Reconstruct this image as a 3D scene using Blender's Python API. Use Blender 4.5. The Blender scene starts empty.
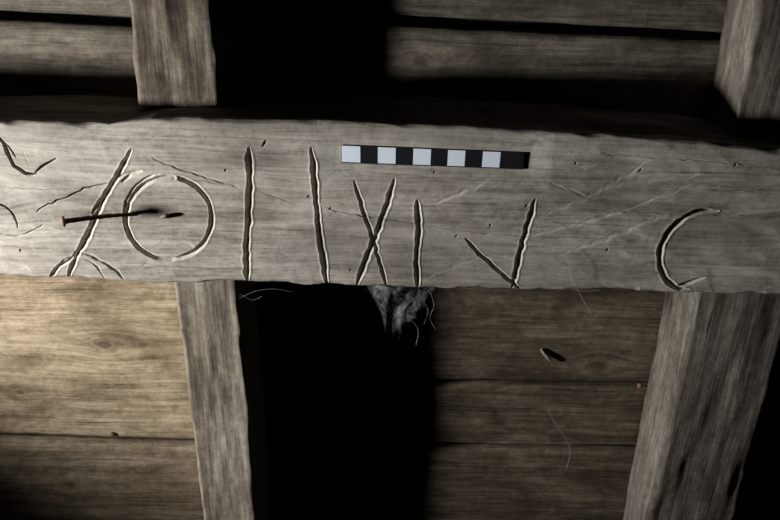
import bpy, math, random
import numpy as np
from mathutils import Vector, Matrix
random.seed(7); rng=np.random.default_rng(7)
S=bpy.context.scene
try:
    S.view_settings.view_transform='Standard'
except Exception: pass

# ---------------------------------------------------------------- camera
F=750.0; TH=math.radians(25.2); RO=math.radians(1.2)
ZB=1.5
CAM=Vector((0,-0.702,ZB+0.27))
fw=Vector((0,math.cos(TH),-math.sin(TH))); U0=Vector((0,math.sin(TH),math.cos(TH))); X0=Vector((1,0,0))
rt=X0*math.cos(RO)+U0*math.sin(RO); up=U0*math.cos(RO)-X0*math.sin(RO)
cd=bpy.data.cameras.new("camera"); cam=bpy.data.objects.new("camera",cd); S.collection.objects.link(cam)
cd.sensor_width=36; cd.lens=F*36/780; cd.clip_start=0.01
M=Matrix((rt,up,-fw)).transposed().to_4x4(); M.translation=CAM; cam.matrix_world=M
S.camera=cam
def P(px,py,y=0.0):
    """survey helper: photo measurement -> point on the real vertical plane at depth y"""
    d=fw+rt*((px-390)/F)+up*((260-py)/F)
    t=(y-CAM.y)/d.y
    return CAM+d*t

# ---------------------------------------------------------------- noise
def vnoise(x,z,sx,sz,seed):
    r=np.random.default_rng(seed); T=r.random((256,256))*2-1
    a=x*sx+1000.3; b=z*sz+1000.7
    ia=np.floor(a).astype(int); ib=np.floor(b).astype(int); fa=a-ia; fb=b-ib
    fa=fa*fa*(3-2*fa); fb=fb*fb*(3-2*fb)
    g=lambda i,j:T[i%256,j%256]
    return (g(ia,ib)*(1-fa)+g(ia+1,ib)*fa)*(1-fb)+(g(ia,ib+1)*(1-fa)+g(ia+1,ib+1)*fa)*fb
def fbm(x,z,sx,sz,seed,o=4):
    s=0;a=1
    for k in range(o):
        s=s+a*vnoise(x,z,sx*2**k,sz*2**k,seed+k); a*=.5
    return s

# ---------------------------------------------------------------- materials
class NB:
    def __init__(s,name):
        s.m=bpy.data.materials.new(name); s.m.use_nodes=True; s.t=s.m.node_tree; s.n=s.t.nodes; s.l=s.t.links
        s.b=s.n['Principled BSDF']
    def add(s,t,**k):
        n=s.n.new(t)
        for a,v in k.items(): setattr(n,a,v)
        return n
    def math(s,op,a,b=None,c=None,clamp=False):
        n=s.add('ShaderNodeMath',operation=op,use_clamp=clamp)
        for i,v in enumerate((a,b,c)):
            if v is None: continue
            if hasattr(v,'links'): s.l.new(v,n.inputs[i])
            else: n.inputs[i].default_value=v
        return n.outputs[0]
    def mix(s,f,a,b,bt='MIX'):
        n=s.add('ShaderNodeMix',data_type='RGBA',blend_type=bt)
        for i,v in ((0,f),(6,a),(7,b)):
            if hasattr(v,'links'): s.l.new(v,n.inputs[i])
            else: n.inputs[i].default_value=(v if i==0 else (*v,1))
        return n.outputs[2]
    def ramp(s,f,st):
        n=s.add('ShaderNodeValToRGB'); e=n.color_ramp.elements
        while len(e)<len(st): e.new(.5)
        for k,(p,c) in enumerate(st):
            e[k].position=p; e[k].color=(*c,1) if len(c)==3 else c
        s.l.new(f,n.inputs[0]); return n.outputs[0]
    def noise(s,vec,sc,det=6,ro=.6,dist=0.):
        n=s.add('ShaderNodeTexNoise'); n.inputs['Scale'].default_value=sc; n.inputs['Detail'].default_value=det
        n.inputs['Roughness'].default_value=ro; n.inputs['Distortion'].default_value=dist
        s.l.new(vec,n.inputs['Vector']); return n.outputs['Fac']
    def mapping(s,vec,scale,loc=(0,0,0),rot=(0,0,0)):
        n=s.add('ShaderNodeMapping'); n.inputs['Scale'].default_value=scale; n.inputs['Location'].default_value=loc
        n.inputs['Rotation'].default_value=rot
        s.l.new(vec,n.inputs['Vector']); return n.outputs[0]

def wood(name,dark,mid,light,axis='X',loc=(0,0,0),knots=(),attr=False,bump=.5,grain=1.0,blotch=.5,stain=.5,crackk=.6,finek=.12,wts=(.36,.34,.30),rg=(.39,.49,.59),waver=.009):
    B=NB(name); tc=B.add('ShaderNodeTexCoord'); v=tc.outputs['Object']
    wn=B.add('ShaderNodeTexNoise'); wn.inputs['Scale'].default_value=8; wn.inputs['Detail'].default_value=2
    B.l.new(v,wn.inputs['Vector'])
    wv=B.add('ShaderNodeVectorMath',operation='MULTIPLY_ADD'); B.l.new(wn.outputs['Color'],wv.inputs[0])
    wv.inputs[1].default_value=(waver,.0,waver); B.l.new(v,wv.inputs[2])
    lo,hi=3.2,60.
    sc=(lo,hi,hi) if axis=='X' else (hi,hi,lo)
    kmask=None; warp=None
    for (kx,kz,kr) in knots:
        sep=B.add('ShaderNodeSeparateXYZ'); B.l.new(v,sep.inputs[0])
        dx=B.math('MULTIPLY',B.math('SUBTRACT',sep.outputs[0],kx),.6/kr)
        dz=B.math('MULTIPLY',B.math('SUBTRACT',sep.outputs[2],kz),1./kr)
        r2=B.math('ADD',B.math('MULTIPLY',dx,dx),B.math('MULTIPLY',dz,dz))
        g=B.math('DIVIDE',dz,B.math('ADD',B.math('MULTIPLY',r2,1.0),.6))
        w=B.math('MULTIPLY',g,-kr*1.3)
        warp=w if warp is None else B.math('ADD',warp,w)
        k=B.math('SUBTRACT',1.,B.math('MULTIPLY',B.math('SQRT',r2),1.2),clamp=True)
        kmask=k if kmask is None else B.math('MAXIMUM',kmask,k)
    if warp is not None:
        cb=B.add('ShaderNodeCombineXYZ'); B.l.new(warp,cb.inputs[2])
        va=B.add('ShaderNodeVectorMath',operation='ADD'); B.l.new(wv.outputs[0],va.inputs[0]); B.l.new(cb.outputs[0],va.inputs[1])
        vv=va.outputs[0]
    else: vv=wv.outputs[0]
    g1=B.noise(B.mapping(vv,sc,loc),1.0*grain,9,.65,.3)
    sc2=(14,330,330) if axis=='X' else (330,330,14)
    g2=B.noise(B.mapping(vv,sc2,loc),1.*grain,5,.7,.1)
    mot=B.noise(v,85.,8,.78,.3)
    sc3=(9,22,22) if axis=='X' else (22,22,9)
    bl=B.noise(B.mapping(v,sc3,loc),.7,9,.70,.8)
    fine=B.noise(v,520.,3,.7)
    m=B.math('ADD',B.math('MULTIPLY',g1,wts[0]),B.math('ADD',B.math('MULTIPLY',g2,wts[1]),B.math('MULTIPLY',mot,wts[2])))
    col=B.ramp(m,[(rg[0],dark),(rg[1],mid),(rg[2],light)])
    bf=B.ramp(bl,[(.38,(0,0,0)),(.60,(1,1,1))])
    dk=B.mix(1.0,col,(.42,.38,.33),'MULTIPLY')
    fac=B.math('MULTIPLY',B.math('SUBTRACT',1.,bf,clamp=True),blotch)
    col=B.mix(fac,col,dk)
    sp=B.noise(B.mapping(v,(60,60,60) ,loc),2.6,5,.75)
    spf=B.ramp(sp,[(.28,(1,1,1)),(.37,(0,0,0))])
    col=B.mix(B.math('MULTIPLY',spf,stain),col,(.02,.016,.012))
    sc4=(4.,150,150) if axis=='X' else (150,150,4.)
    ck=B.noise(B.mapping(vv,sc4,(loc[0]+3,loc[1],loc[2]+5)),1.,4,.6,.2)
    ckf=B.ramp(ck,[(.30,(1,1,1)),(.355,(0,0,0))])
    col=B.mix(B.math('MULTIPLY',ckf,crackk),col,(.015,.012,.009))
    h=B.math('ADD',B.math('MULTIPLY',m,1.),B.math('MULTIPLY',fine,finek))
    h=B.math('SUBTRACT',h,B.math('MULTIPLY',ckf,.5*crackk))
    if kmask is not None:
        kf=B.ramp(kmask,[(.0,(0,0,0)),(.35,(.45,.45,.45)),(.5,(1,1,1))])
        col=B.mix(B.math('MULTIPLY',kf,.7),col,(.05,.03,.018))
    if attr:
        a=B.add('ShaderNodeAttribute',attribute_name='pale')
        pf=B.math('MULTIPLY',a.outputs['Fac'],B.math('ADD',B.math('MULTIPLY',fine,.8),.3),clamp=True)
        col=B.mix(pf,col,(.56,.505,.43))
        a=B.add('ShaderNodeAttribute',attribute_name='crack')  # dark cracks, plus the shade painted on the beam's top face
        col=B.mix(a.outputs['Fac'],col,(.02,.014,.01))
    B.l.new(col,B.b.inputs['Base Color']); B.b.inputs['Roughness'].default_value=.85
    B.b.inputs['Specular IOR Level'].default_value=.25
    bp=B.add('ShaderNodeBump'); bp.inputs['Strength'].default_value=bump; bp.inputs['Distance'].default_value=.003
    B.l.new(h,bp.inputs['Height']); B.l.new(bp.outputs[0],B.b.inputs['Normal'])
    return B.m
def flat(name,c,rough=.5,metal=0.,nz=0.,nsc=300):
    B=NB(name); tc=B.add('ShaderNodeTexCoord')
    f=B.noise(tc.outputs['Object'],nsc,4,.6)
    col=B.mix(f,tuple(x*(1-nz) for x in c),tuple(min(1,x*(1+nz)) for x in c))
    B.l.new(col,B.b.inputs['Base Color']); B.b.inputs['Roughness'].default_value=rough; B.b.inputs['Metallic'].default_value=metal
    if nz>.3:
        bp=B.add('ShaderNodeBump'); bp.inputs['Strength'].default_value=.6; bp.inputs['Distance'].default_value=.001
        B.l.new(f,bp.inputs['Height']); B.l.new(bp.outputs[0],B.b.inputs['Normal'])
    return B.m

def mk(name,verts,faces,mat=None,smooth=False,parent=None):
    me=bpy.data.meshes.new(name); me.from_pydata([tuple(v) for v in verts],[],faces); me.update()
    o=bpy.data.objects.new(name,me); S.collection.objects.link(o)
    if mat: me.materials.append(mat)
    if smooth: me.polygons.foreach_set('use_smooth',[True]*len(me.polygons))
    if parent: o.parent=parent
    return o
def grid_ring(name,V,mat,attrs=None,smooth=True,parent=None):
    n,m,_=V.shape
    idx=np.arange(n*m).reshape(n,m); nx=np.roll(idx,-1,axis=1)
    q=np.stack([idx[:-1],idx[1:],nx[1:],nx[:-1]],-1).reshape(-1,4)
    faces=q.tolist()+[idx[0].tolist(),idx[-1][::-1].tolist()]
    me=bpy.data.meshes.new(name); me.from_pydata(V.reshape(-1,3).tolist(),[],faces); me.update()
    if smooth:
        sm=[True]*len(q)+[False,False]; me.polygons.foreach_set('use_smooth',sm)
    for k,a in (attrs or {}).items():
        at=me.attributes.new(k,'FLOAT','POINT'); at.data.foreach_set('value',a.reshape(-1).astype(np.float32))
    import bmesh
    bm=bmesh.new(); bm.from_mesh(me); bmesh.ops.recalc_face_normals(bm,faces=bm.faces); bm.to_mesh(me); bm.free()
    me.materials.append(mat)
    o=bpy.data.objects.new(name,me); S.collection.objects.link(o)
    if parent: o.parent=parent
    return o

# ---------------------------------------------------------------- main beam
top_px=[(-60,121),(0,122),(60,122),(110,124),(150,119),(200,118),(260,121),(330,122),(400,125),(470,127),(540,131),(600,135),(660,139),(720,143),(780,150),(850,154)]
bot_px=[(-60,275),(0,277),(80,279),(150,283),(240,283),(330,286),(420,288),(520,290),(620,292),(700,294),(780,296),(850,298)]
tp=np.array([(p.x,p.z) for p in (P(a,b) for a,b in top_px)]); bt=np.array([(p.x,p.z) for p in (P(a,b) for a,b in bot_px)])
YB=0.112
def ext(a):
    sl=(a[-2,1]-a[1,1])/(a[-2,0]-a[1,0])
    L=np.array([-1.1,a[0,1]+sl*(-1.1-a[0,0])]); R=np.array([1.1,a[-1,1]+sl*(1.1-a[-1,0])])
    return np.vstack([L,a,R])
tp=ext(tp); bt=ext(bt)
xs=np.concatenate([np.linspace(-1.1,-.5,60)[:-1],np.linspace(-.5,.5,1700),np.linspace(.5,1.1,60)[1:]])
zt=np.interp(xs,tp[:,0],tp[:,1])+.0005*fbm(xs,xs*0,14,1,3); zb=np.interp(xs,bt[:,0],bt[:,1])+.0006*fbm(xs,xs*0,40,1,9)
NF,NT,NK,NBm=290,40,6,30
n=len(xs)
t=np.linspace(0,1,NF)[None,:]
Xf=np.repeat(xs[:,None],NF,1); Zf=zb[:,None]*(1-t)+zt[:,None]*t
Yf=np.zeros_like(Xf); pale=np.zeros_like(Xf); crack=np.zeros_like(Xf)
def smoothp(pts,K=6):
    if len(pts)<3: return pts
    W=[np.array(p,float) for p in pts]; out=[]
    for i in range(len(W)-1):
        p0=W[max(i-1,0)];p1=W[i];p2=W[i+1];p3=W[min(i+2,len(W)-1)]
        for k in range(K):
            s=k/K; out.append(.5*((2*p1)+(p2-p0)*s+(2*p0-5*p1+4*p2-p3)*s*s+(3*p1-p0-3*p2+p3)*s**3))
    out.append(W[-1]); return [tuple(p) for p in out]
def carve(pts,w,d,rim=.0,pl=.5,ck=0.,taper=.25,jit=.0004,core=0.):
    global Yf,pale,crack
    W=[P(a,b) for a,b in smoothp(pts)]; A=np.array([(p.x,p.z) for p in W])
    seg=np.r_[0,np.cumsum(np.hypot(*(A[1:]-A[:-1]).T))]; L=seg[-1]
    k=max(3,int(L/.005)); s=np.linspace(0,L,k)
    ax=np.interp(s,seg,A[:,0])+rng.normal(0,jit,k); az=np.interp(s,seg,A[:,1])+rng.normal(0,jit,k)
    m=w*2.6
    bx=(Xf>ax.min()-m)&(Xf<ax.max()+m)&(Zf>az.min()-m)&(Zf<az.max()+m)
    if not bx.any(): return
    x=Xf[bx]; z=Zf[bx]; D=np.full(x.shape,9.); TT=np.zeros_like(x)
    for i in range(k-1):
        ex=ax[i+1]-ax[i]; ez=az[i+1]-az[i]; l2=ex*ex+ez*ez+1e-12
        u=np.clip(((x-ax[i])*ex+(z-az[i])*ez)/l2,0,1)
        dd=np.hypot(x-ax[i]-u*ex,z-az[i]-u*ez)
        mm=dd<D; D[mm]=dd[mm]; TT[mm]=((s[i]+u*(s[i+1]-s[i]))/L)[mm]
    tw=np.clip(np.minimum(TT,1-TT)/taper,0,1)**.6*.7+.3
    tw=tw*(1+.2*vnoise(TT*L,TT*0,160,1,int(w*1e6)%97))
    ww=w*tw
    r=D/ww
    prof=np.clip(1-r**1.5,0,1)
    Yf[bx]=np.where(prof>0,np.maximum(Yf[bx],d*prof*tw),Yf[bx])
    rimv=rim*np.exp(-((r-1.3)/.35)**2)
    Yf[bx]-=rimv*(prof<=0)
    pale[bx]=np.maximum(pale[bx],pl*np.clip(1.25-np.abs(r-.75)*1.3,0,1))
    crack[bx]=np.maximum(crack[bx],ck*np.clip(1.3-r*1.3,0,1))
    if core: crack[bx]=np.maximum(crack[bx],core*np.clip(1-r*2.4,0,1))
def arc(cx,cy,rx,ry,a0,a1,n=40):
    return [(cx+rx*math.cos(math.radians(a0+(a1-a0)*i/n)),cy-ry*math.sin(math.radians(a0+(a1-a0)*i/n))) for i in range(n+1)]
G=dict(w=.0030,d=.0036,rim=.0003,pl=.7,ck=.0,taper=.15,core=.35)
H=dict(w=.0023,d=.0028,rim=.0002,pl=.65,taper=.15,core=.3)
carve([(131,149),(122,168),(103,200),(90,232),(76,258),(68,279)],**G)
carve([(132,172),(118,178),(104,196),(92,214)],**H)
carve([(50,277),(60,266),(76,256)],**H)
carve([(74,251),(88,254),(104,262),(118,272),(124,280)],w=.0019,d=.0018,pl=.6)
carve([(56,270),(66,259),(80,257),(94,263),(106,280)],w=.0013,d=.0010,pl=.4)
carve(arc(169,218,43,41,80,440,90),w=.0026,d=.0028,rim=.0002,pl=.65,taper=.01,jit=.0002,core=.3)
carve(arc(163,216,39,42,95,215,30),w=.0014,d=.0016,pl=.5,taper=.1,jit=.0002)
carve([(122,182),(130,174),(142,171)],w=.0026,d=.0024,pl=.5)
carve([(249,147),(250,170),(249,210),(247,250),(247,281)],w=.0031,d=.0042,rim=.0004,pl=.7,taper=.06,core=.35)
carve([(311,147),(315,180),(318,220),(323,255),(327,285)],w=.0029,d=.0038,rim=.0004,pl=.7,taper=.12,core=.35)
carve([(395,179),(386,208),(374,240),(364,265),(357,285)],**G)
carve([(354,181),(363,208),(372,235),(380,262),(387,285)],**H)
carve([(417,199),(419,230),(417,260),(418,287)],w=.0029,d=.0037,rim=.0004,pl=.7,taper=.08,core=.35)
carve([(535,199),(527,228),(520,256),(512,288)],**G)
carve([(466,239),(482,256),(500,272),(520,289)],**H)
carve([(480,256),(512,259)],w=.0012,d=.0008,pl=.6)
carve([(719,212),(700,212),(683,219),(669,232),(661,248),(660,264),(666,279),(677,288),(690,290)],w=.0031,d=.0040,rim=.0004,pl=.65,jit=.0003,core=.4,taper=.15)
carve([(676,288),(692,282),(705,278)],w=.0024,d=.0014,pl=.7)
# cracks
carve([(-6,133),(3,142),(8,154),(15,166),(27,174),(37,174)],w=.0019,d=.006,pl=0,ck=1,taper=.3,jit=.0003)
carve([(34,175),(42,167),(56,159)],w=.0012,d=.004,pl=0,ck=1,taper=.4,jit=.0003)
carve([(2,141),(10,148),(16,158)],w=.0007,d=.003,pl=0,ck=.9,taper=.4,jit=.0003)
carve([(35,212),(52,203),(70,196),(84,188),(110,184)],w=.0010,d=.003,pl=0,ck=.9,jit=.0006)
carve([(-6,203),(6,207),(14,216),(18,228)],w=.0010,d=.003,pl=0,ck=.8)
carve([(-6,232),(14,236),(30,232),(44,224)],w=.0009,d=.002,pl=.2,ck=.5)
carve([(150,158),(200,176),(240,188)],w=.0008,d=.0013,pl=.3,ck=.5,jit=.0006,taper=.2)
carve([(256,190),(300,206)],w=.0006,d=.0008,pl=.4,ck=.25,jit=.0006,taper=.3)
carve([(326,208),(345,213),(420,224)],w=.0008,d=.0012,pl=.3,ck=.5,jit=.0006,taper=.2)
carve([(186,178),(240,187)],w=.0006,d=.0010,pl=.25,ck=.4,jit=.0006)
carve([(256,176),(285,180),(305,185)],w=.0005,d=.0006,pl=.4,ck=.25,jit=.0006)
for a in [[(420,226),(520,236),(640,240)],[(0,186),(40,190),(90,188)],[(560,205),(660,214),(790,216)],[(120,262),(200,268),(300,270)],[(0,246),(60,249)],[(330,168),(440,178),(560,182)],[(430,248),(470,250)],[(600,270),(700,276),(790,278)],[(560,152),(660,158),(790,168)],[(150,136),(260,138),(335,141)],[(200,150),(300,154)],[(430,262),(500,268)],[(540,222),(640,227)],[(700,190),(790,192)]]:
    carve(a,w=.0006,d=.0009,pl=.1,ck=.5,jit=.0004,taper=.3)
for a in [[(425,205),(455,194),(490,180)],[(520,240),(560,228),(610,214),(690,186)],[(560,255),(610,236),(668,214)],
          [(430,276),(450,268),(478,258)],[(590,190),(640,180),(700,176)],
          [(720,215),(760,210),(795,205)],[(545,180),(585,196),(620,200)],[(0,238),(30,230),(60,232)],[(545,214),(600,190),(650,160)],
          [(5,262),(30,270)],[(330,215),(356,212)],[(180,240),(196,250)]]:
    carve(a,w=rng.uniform(.002,.0042),d=rng.uniform(.0003,.0006),rim=.0,pl=.6,taper=.5,jit=.0009)
for i in range(60):
    cx=rng.uniform(-10,790); cy=rng.uniform(135,288); an=rng.normal(-.2,.3) if cx>430 else rng.normal(.15,.4); L=rng.uniform(6,26)
    dx=math.cos(an)*L/2; dy=math.sin(an)*L/2
    carve([(cx-dx,cy-dy),(cx,cy+rng.uniform(-2,2)),(cx+dx,cy+dy)],w=rng.uniform(.0005,.0014),d=rng.uniform(.0001,.0003),pl=rng.uniform(.1,.5),ck=rng.choice([0,0,.3]),taper=.5)
for (a,b,r) in [(503,163,1.5),(526,205,2),(308,196,1.5),(434,172,1.5),(264,143,4),(330,208,1.5),(575,163,1.2),(640,170,1.4),(607,250,1.3),(225,170,1.3),(456,236,1.2),(735,165,1.3),(20,250,1.5),(350,270,1.2),(490,225,1.2)]:
    carve([(a,b),(a+1,b+.6)],w=r*.001,d=.006,pl=0,ck=1,jit=0,taper=.001)
Yf+=.0014*fbm(Xf,Zf,5,12,21,3)+.00030*fbm(Xf+Zf*.3,Zf,14,150,31,5)
Yf+=.0007*np.abs(fbm(Xf+Zf*1.4,Zf,22,40,51,2))*np.clip((Xf-.05)*8,0,1)
Yf+=.0022*np.clip((fbm(Xf,Zf,16,24,61,3)-.6),0,1)*np.clip((-.2-Xf)*8,0,1)
pale=np.maximum(pale,.45*np.clip(fbm(Xf+.4*Zf,Zf,7,20,95,5)*1.3-.05,0,1))
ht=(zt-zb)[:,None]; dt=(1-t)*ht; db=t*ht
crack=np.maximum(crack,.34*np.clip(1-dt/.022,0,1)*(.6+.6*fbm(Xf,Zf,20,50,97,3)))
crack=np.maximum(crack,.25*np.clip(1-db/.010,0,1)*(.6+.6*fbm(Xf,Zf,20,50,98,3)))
crack=np.maximum(crack,.30*np.clip(fbm(Xf,Zf,9,26,99,5)*1.5-.45,0,1))
rr=.004*(1+.8*vnoise(Xf,Zf*0,45,1,71)); rb=.003*(1+.9*vnoise(Xf,Zf*0,60,1,73))
Yf+=rr*np.clip(1-dt/rr,0,1)**2+rb*np.clip(1-db/rb,0,1)**2
ch=np.clip(vnoise(Xf,Zf*0,38,1,75)-.35,0,1)*np.clip(1-db/.006,0,1)*.012
Yf+=ch
b0,b1=P(338,141),P(530,174)
mk_=np.clip(1-np.maximum(np.maximum(b0.x-Xf,Xf-b1.x),np.maximum(b1.z-Zf,Zf-b0.z))/.02,0,1)
Yf=Yf*(1-mk_)+(.0006+.15*Yf)*mk_
yft=Yf[:,-1:]; yfb=Yf[:,:1]
tt=np.linspace(0,1,NT+1)[None,1:]
Yt=yft*(1-tt)+YB*tt; Xt=np.repeat(xs[:,None],NT,1)
Zt=zt[:,None]+.0015*fbm(Xt,Yt,10,40,81)*np.clip(tt*6,0,1)+0*tt
tk=np.linspace(0,1,NK+1)[None,1:]
Xk=np.repeat(xs[:,None],NK,1); Yk=YB+0*Xk; Zk=Zt[:,-1:]*(1-tk)+zb[:,None]*tk
tb=np.linspace(0,1,NBm+1)[None,1:-1]
Xb=np.repeat(xs[:,None],NBm-1,1); Yb=YB*(1-tb)+yfb*tb; Zb_=zb[:,None]+0*tb
V=np.stack([np.concatenate([Xf,Xt,Xk,Xb],1),np.concatenate([Yf,Yt,Yk,Yb],1),np.concatenate([Zf,Zt,Zk,Zb_],1)],-1)
pad=np.zeros((n,V.shape[1]-NF))
top_shade=pad.copy(); top_shade[:,:NT]=np.clip(tt*8,0,1)*(.66+.25*fbm(Xt,Yt,12,30,91))  # shade of the top face painted into its colour
mb=wood('weathered_beam_wood',(.155,.132,.107),(.385,.345,.293),(.57,.52,.45),knots=[(P(-15,190).x,P(-15,190).z,.016)],attr=True,bump=.36,blotch=.65,stain=.45,crackk=.55,finek=.1,wts=(.33,.35,.32),waver=.006)
beam=grid_ring('timber_beam',V,mb,{'pale':np.concatenate([pale,pad],1),'crack':np.concatenate([np.clip(crack,0,1),np.clip(top_shade,0,.95)],1)})

def zbeam_top(x): return float(np.interp(x,xs,zt))
def zbeam_bot(x): return float(np.interp(x,xs,zb))

# ---------------------------------------------------------------- posts
YW=0.118
def post(name,xl0,xr0,z0,xl1,xr1,z1,yf,mat,seed):
    N=200; NS=30; NYs=14
    zz=np.linspace(z0,z1,N); s=np.linspace(0,1,N)
    xl=xl0+(xl1-xl0)*s+.0014*fbm(zz,zz*0,18,1,seed); xr=xr0+(xr1-xr0)*s+.0014*fbm(zz,zz*0,18,1,seed+5)
    a=np.linspace(0,1,NS)[None,:]; b=np.linspace(0,1,NYs)[None,:]
    Z=lambda A: np.repeat(zz[:,None],A.shape[1],1)
    c=.0035
    fx=xl[:,None]+(xr-xl)[:,None]*a; fy=yf+.0014*fbm(fx,Z(a),60,9,seed+9)
    e=np.minimum(a,1-a)*(xr-xl)[:,None]; fy=fy+c*np.clip(1-e/c,0,1)**2*(1+.9*vnoise(Z(a),a*0,50,1,seed+3))
    y_b=YW-.001
    sx=xr[:,None]+0*b+.0008*fbm(Z(b),b+0*Z(b),9,5,seed+13)*np.clip(b*5,0,1); sy=fy[:,-1:]*(1-b)+y_b*b
    lx=xl[:,None]+0*b+.0008*fbm(Z(b),b+0*Z(b),9,5,seed+17)*np.clip((1-b)*5,0,1); ly=y_b*(1-b)+fy[:,:1]*b
    X=np.concatenate([fx,sx[:,1:],lx[:,:-1]],1); Y=np.concatenate([fy,sy[:,1:],ly[:,:-1]],1)
    V=np.stack([X,Y,np.repeat(zz[:,None],X.shape[1],1)],-1)
    return grid_ring(name,V,mat)
def lin(p,q,z): 
    return p.x+(q.x-p.x)*(z-p.z)/(q.z-p.z)
mpa=wood('post_wood_brown',(.04,.032,.023),(.125,.099,.073),(.27,.222,.168),axis='Z',loc=(3,1,2),bump=.5,blotch=.95,crackk=.9)
mpb=wood('post_wood_pale',(.11,.09,.067),(.26,.22,.17),(.42,.37,.30),axis='Z',loc=(7,1,2),bump=.4,blotch=.8,crackk=.7)
mpc=wood('post_wood_grey',(.06,.05,.04),(.135,.114,.092),(.25,.217,.178),axis='Z',loc=(1,5,2),bump=.5,blotch=.85,crackk=.75)
ztop=ZB+.52; zbot=ZB-.75
yf=.045
z0=zbeam_top(-.22)-.0005
l0,l1=P(137,111,yf),P(128,0,yf); r0,r1=P(221,108,yf),P(213,0,yf)
post('timber_rafter',lin(l0,l1,z0),lin(r0,r1,z0),z0+.001,lin(l0,l1,ztop),lin(r0,r1,ztop),ztop,yf,mpa,101)
l0,l1=P(710,105,YW),P(727,0,YW); r0,r1=P(815,105,yf),P(832,0,yf); z0=zbeam_top(.36)
post('timber_rafter',lin(l0,l1,z0),lin(r0,r1,z0),z0+.001,lin(l0,l1,ztop),lin(r0,r1,ztop),ztop,yf,mpc,131)
yf=.025
l0,l1=P(175,285,yf),P(203,520,yf); r0,r1=P(239,285,yf),P(258,520,yf); z0=zbeam_bot(-.2)
post('timber_rafter',lin(l0,l1,zbot),lin(r0,r1,zbot),zbot,lin(l0,l1,z0),lin(r0,r1,z0),z0-.001,yf,mpb,151)
yf=.035
l0,l1=P(665,297,YW),P(622,520,YW); r0,r1=P(778,362,yf),P(735,520,yf); z0=zbeam_bot(.35)
post('timber_rafter',lin(l0,l1,zbot),lin(r0,r1,zbot),zbot,lin(l0,l1,z0),lin(r0,r1,z0),z0-.001,yf,mpc,171)

# ---------------------------------------------------------------- board wall behind
wall=bpy.data.objects.new('wall_back',None); S.collection.objects.link(wall)
def board(name,x0,x1,top,bot,mat,seed,yo=0.,th=.02):
    T=[P(a,b,YW) for a,b in top]; Bq=[P(a,b,YW) for a,b in bot]
    N=int((x1-x0)/.004)+2; NZ=40
    x=np.linspace(x0,x1,N)
    f=lambda Q:(Q[0].z+(x-Q[0].x)*(Q[1].z-Q[0].z)/(Q[1].x-Q[0].x))
    zt_=f(T)+.0009*fbm(x,x*0,22,1,seed); zb_=f(Bq)+.0009*fbm(x,x*0,22,1,seed+4)
    a=np.linspace(0,1,NZ)[None,:]
    Z=zb_[:,None]*(1-a)+zt_[:,None]*a; X=np.repeat(x[:,None],NZ,1)
    e=np.minimum(a,1-a)*(zt_-zb_)[:,None]
    Y=YW+yo+.0008*fbm(X,Z,8,30,seed+8)+.0004*fbm(X,Z,40,160,seed+12,2)+.0008+.003*np.clip(1-e/.003,0,1)**2+.0012*(a-.5)**2*4
    Vb=np.concatenate([np.stack([X,np.maximum(Y,YW+.0003),Z],-1),
        np.stack([X[:,-1],X[:,-1]*0+YW+yo+th,Z[:,-1]],-1)[:,None],np.stack([X[:,0],X[:,0]*0+YW+yo+th,Z[:,0]],-1)[:,None]],1)
    return grid_ring(name,Vb,mat,parent=wall)
def kn(*p): return [(P(a,b,YW).x,P(a,b,YW).z,r) for a,b,r in p]
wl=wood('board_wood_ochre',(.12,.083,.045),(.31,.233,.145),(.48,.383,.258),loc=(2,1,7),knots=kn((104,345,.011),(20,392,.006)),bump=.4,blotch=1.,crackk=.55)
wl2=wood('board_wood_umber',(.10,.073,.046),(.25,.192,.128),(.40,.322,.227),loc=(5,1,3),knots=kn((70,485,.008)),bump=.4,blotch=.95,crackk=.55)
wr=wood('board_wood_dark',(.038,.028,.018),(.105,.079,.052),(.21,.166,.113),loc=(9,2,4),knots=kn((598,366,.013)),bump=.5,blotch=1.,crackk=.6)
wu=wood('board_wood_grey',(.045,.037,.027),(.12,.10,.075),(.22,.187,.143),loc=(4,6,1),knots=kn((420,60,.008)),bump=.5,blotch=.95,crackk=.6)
XS=P(215,400,YW).x; XU=P(180,60,YW).x
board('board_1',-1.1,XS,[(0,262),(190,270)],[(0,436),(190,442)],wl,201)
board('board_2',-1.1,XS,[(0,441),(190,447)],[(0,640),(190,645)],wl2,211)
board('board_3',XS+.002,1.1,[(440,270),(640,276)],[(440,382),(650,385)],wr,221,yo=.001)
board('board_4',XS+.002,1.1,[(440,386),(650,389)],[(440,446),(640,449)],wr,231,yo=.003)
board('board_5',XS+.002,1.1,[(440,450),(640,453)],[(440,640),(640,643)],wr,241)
board('board_6',-1.1,XU,[(0,22),(128,28)],[(0,255),(190,262)],wu,251)
board('board_7',XU+.002,1.1,[(385,27),(720,42)],[(440,262),(640,268)],wu,261)
board('board_8',-1.1,XU,[(0,-170),(128,-165)],[(0,11),(128,17)],wu,271,yo=.001)
board('board_9',XU+.002,1.1,[(385,-170),(720,-150)],[(385,15),(720,33)],wu,281,yo=.004)
light_stop_mat=flat('light_stop_black',(.012,.011,.010),.6,0,.5,90)
mk('light_stop_panel',[(x,y,z) for y in (YW+.026,YW+.03) for x,z in ((-1.1,zbot),(1.1,zbot),(1.1,ztop),(-1.1,ztop))],[(0,1,2,3),(7,6,5,4),(0,4,5,1),(1,5,6,2),(2,6,7,3),(3,7,4,0)],light_stop_mat,parent=wall)  # added dark panel that stops world light behind the board gaps

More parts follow.
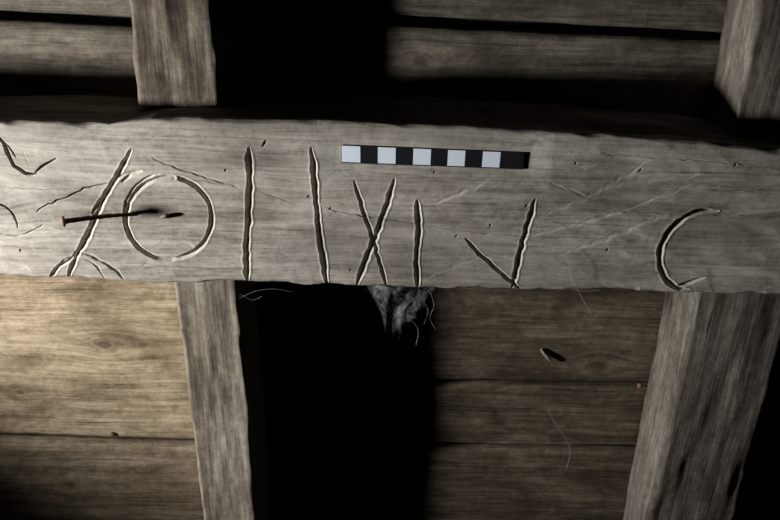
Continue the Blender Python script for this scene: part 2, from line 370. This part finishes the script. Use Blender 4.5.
# ---------------------------------------------------------------- tubes
def tube(name,pts,rad,mat,parent=None,seg=8,smooth=True,caps=True):
    V=[];Fc=[]
    n=len(pts)
    if not hasattr(rad,'__len__'): rad=[rad]*n
    prev=None
    for i in range(n):
        d=(pts[min(i+1,n-1)]-pts[max(i-1,0)]).normalized()
        a=prev if prev is not None else (Vector((0,0,1)) if abs(d.z)<.8 else Vector((0,1,0)))
        u=(a-d*a.dot(d)).normalized(); w=d.cross(u); prev=u
        for k in range(seg):
            an=2*math.pi*k/seg; V.append(pts[i]+(u*math.cos(an)+w*math.sin(an))*rad[i])
    for i in range(n-1):
        for k in range(seg): Fc.append((i*seg+k,i*seg+(k+1)%seg,(i+1)*seg+(k+1)%seg,(i+1)*seg+k))
    Fc.append(tuple(range(seg))[::-1]); Fc.append(tuple((n-1)*seg+k for k in range(seg)))
    return mk(name,V,Fc,mat,smooth,parent)

rust=flat('rusty_iron',(.17,.10,.068),.75,.1,.6,500)
nail=bpy.data.objects.new('rusty_nail',None); S.collection.objects.link(nail)
tip=P(140,214,0.003); head=P(64,221.5,-.030)
ax=(head-tip).normalized(); NP=26
pts=[];rad=[]
for i in range(NP):
    s=i/(NP-1); p=tip+(head-tip)*s+Vector((0,0,1))*(.0012*math.sin(s*3.1))+Vector([rng.normal(0,.00012) for _ in range(3)])
    pts.append(p); rad.append(.0017+.0010*s+rng.normal(0,.00012))
tube('shank',pts,rad,rust,nail,10)
hd=[head-ax*.0015,head-ax*.0006,head+ax*.0008,head+ax*.0022,head+ax*.003]
tube('head',hd,[.0026,.0052,.0056,.0046,.002],rust,nail,12)
tube('nail_stub',[P(161,217,.004),P(162,217,-.002),P(165,216,-.004),P(168,215,-.0045)],[.0016,.002,.0022,.0016],rust,None,10)

# ---------------------------------------------------------------- photo scale bar
wht=flat('scale_white',(.80,.86,.94),.45,0,.04,200); blk=flat('scale_black',(.012,.012,.014),.4,0,.1,200)
sc=bpy.data.objects.new('scale_bar',None); S.collection.objects.link(sc)
c00,c10,c11,c01=P(341,145,-.001),P(525,152.5,-.001),P(523,169.5,-.001),P(341.5,163,-.001)
def bil(u,v,y): 
    p=(c00*(1-u)+c10*u)*(1-v)+(c01*(1-u)+c11*u)*v; return Vector((p.x,y,p.z))
def slab(name,u0,u1,v0,v1,y0,y1,mat):
    q=[(u0,v0),(u1,v0),(u1,v1),(u0,v1)]
    V=[bil(u,v,y0) for u,v in q]+[bil(u,v,y1) for u,v in q]
    o=mk(name,V,[(0,1,2,3),(7,6,5,4),(0,4,5,1),(1,5,6,2),(2,6,7,3),(3,7,4,0)],mat,parent=sc)
    return o
base=slab('backing',0,1,0,1,-.0012,.0002,blk)
bv=base.modifiers.new('b','BEVEL'); bv.width=.0004; bv.segments=2
ed=[.003,.104,.2,.297,.393,.489,.582,.676,.772,.868]
for i in range(0,9,2):
    slab('white_cell_%d'%(i//2+1),ed[i],ed[i+1],.03,.93,-.00135,-.0011,wht)
for i in range(1,10,2):
    slab('black_cell_%d'%(i//2+1),ed[i]+.001,(ed[i+1] if i<9 else .985)-.001,.07,.90,-.0013,-.0011,blk)

# ---------------------------------------------------------------- cobweb
silk=flat('spider_silk',(.36,.36,.36),.6,0,.1)
silk2=flat('dusty_silk',(.12,.116,.11),.8,0,.1)
D_=NB('dusty_web'); tc=D_.add('ShaderNodeTexCoord')
f=D_.noise(tc.outputs['Object'],110,7,.7,.5)
D_.l.new(D_.ramp(f,[(.3,(.04,.038,.036)),(.7,(.17,.167,.163))]),D_.b.inputs['Base Color']); D_.b.inputs['Roughness'].default_value=1
at=D_.add('ShaderNodeAttribute',attribute_name='edge')
al=D_.math('MULTIPLY',D_.ramp(D_.noise(tc.outputs['Object'],150,6,.75,.4),[(.38,(.08,.08,.08)),(.56,(.8,.8,.8))]),at.outputs['Fac'])
D_.l.new(al,D_.b.inputs['Alpha'])
dust=D_.m
web=bpy.data.objects.new('cobweb',None); S.collection.objects.link(web)
def clump(name,A,Bp,C,NU,NV,amp,ph):
    V=[];Fc=[];E=[]
    for j in range(NV):
        v=j/(NV-1)
        for i in range(NU):
            u=i/(NU-1)
            top=A*(1-u)+Bp*u; e=1-v
            bul=1+.18*math.sin(v*7+ph)
            x=C.x*(1-e)+ (A.x+Bp.x)/2*e + (u-.5)*(Bp.x-A.x)*(e**.8*bul+.12)
            z=top.z+.002+(C.z-top.z)*v*(.86+.14*math.sin(u*6+ph))
            y=C.y+.004*math.sin(u*7+v*5+ph)+amp*fbm(np.array([x]),np.array([z]),120,120,int(ph*10)+5,3)[0]-.006*(u-.3)
            V.append((x,y,z)); E.append(min(1,min(u,1-u)*5)*min(1,(1-v)*3.))
    for j in range(NV-1):
        for i in range(NU-1):
            k=j*NU+i; Fc.append((k,k+1,k+NU+1,k+NU))
    o=mk(name,V,Fc,dust,True,web)
    a=o.data.attributes.new('edge','FLOAT','POINT'); a.data.foreach_set('value',E)
    return o
clump('dusty_clump_1',P(370,286,.004),P(410,287,.004),P(395,346,.004),34,34,.002,1.)
clump('dusty_clump_2',P(390,286,.010),P(432,287,.010),P(402,334,.010),34,34,.002,2.4)
def thread(pxs,y,r=.00022,m=None):
    W=[P(a,b,yy) for (a,b),yy in zip(pxs,y if hasattr(y,'__len__') else [y]*len(pxs))]
    out=[]
    K=10
    for i in range(len(W)-1):
        p0=W[max(i-1,0)];p1=W[i];p2=W[i+1];p3=W[min(i+2,len(W)-1)]
        for k in range(K):
            s=k/K
            out.append(.5*((2*p1)+(p2-p0)*s+(2*p0-5*p1+4*p2-p3)*s*s+(3*p1-p0-3*p2+p3)*s**3))
    out.append(W[-1]); tube('thread',out,r,m or silk,web,5)
thread([(558,250),(568,262),(572,280),(582,298),(592,317)],-.006)
thread([(566,285),(580,291),(600,290)],-.006,.00015)
thread([(660,312),(676,316),(694,318),(697,300),(690,270)],[-.004,-.004,-.004,-.004,-.003],.00018)
thread([(545,404),(556,425),(570,448),(566,470)],.10,.00018)
thread([(240,298),(256,291),(275,289),(292,292)],.01,.00008)
thread([(240,294),(252,300),(262,296)],.02,.00008)
thread([(150,284),(160,293),(172,285)],.0,.00015)
thread([(430,292),(434,305),(430,318),(436,330)],.008,.0002)
thread([(422,300),(428,310),(424,324)],.006,.00015)
thread([(410,318),(418,330),(416,345)],.006,.00015)
thread([(715,290),(750,291),(775,285)],-.004,.00012)
for i in range(34):
    a=rng.uniform(368,436); b=288; L=rng.uniform(10,44)*(1-abs(a-402)/60)
    e=a+(400-a)*rng.uniform(0,.6)+rng.uniform(-6,6)
    thread([(a,b),((a+e)/2+rng.uniform(-6,6),b+L*.5),(e,b+L)],.002+rng.uniform(0,.014),.0001,silk2)

chipm=wood('splinter_wood',(.12,.10,.075),(.22,.18,.14),(.33,.28,.22),bump=.3)
def splinter(name,a,b,w):
    p=P(*a,YW-.0005); q=P(*b,YW-.003); K=8
    pts=[p+(q-p)*(i/K)+Vector((0,-.0010*math.sin(i/K*3.1),rng.normal(0,.0004))) for i in range(K+1)]
    return tube(name,pts,[w*(.4+.6*math.sin(.3+i/K*2.7)) for i in range(K+1)],chipm,None,6,False)
splinter('wood_splinter',(541,349),(551,361),.0030)
def nailhead(px,py):
    p=P(px,py,YW); tube('nail_head',[p+Vector((0,.003,0)),p+Vector((0,-.0005,0)),p+Vector((0,-.0015,0)),p+Vector((0,-.002,0))],[.003,.0036,.0033,.0015],rust,None,10)
for a,b in [(640,386),(112,434)]: nailhead(a,b)

# ---------------------------------------------------------------- light: hand torch held to the left of the beam
ld=bpy.data.lights.new('work_lamp','SPOT'); ld.shadow_soft_size=.045; ld.energy=120; ld.color=(.975,.988,1.0)
ld.spot_size=math.radians(69); ld.spot_blend=1.0
lo=bpy.data.objects.new('work_lamp',ld); S.collection.objects.link(lo)
lo.location=(-1.15,-.35,ZB-.02)
lo.rotation_euler=(Vector((-.10,.045,ZB-.04))-lo.location).to_track_quat('-Z','Y').to_euler()
w=bpy.data.worlds.new('world'); S.world=w; w.use_nodes=True
w.node_tree.nodes['Background'].inputs[0].default_value=(.6,.7,.9,1); w.node_tree.nodes['Background'].inputs[1].default_value=.002
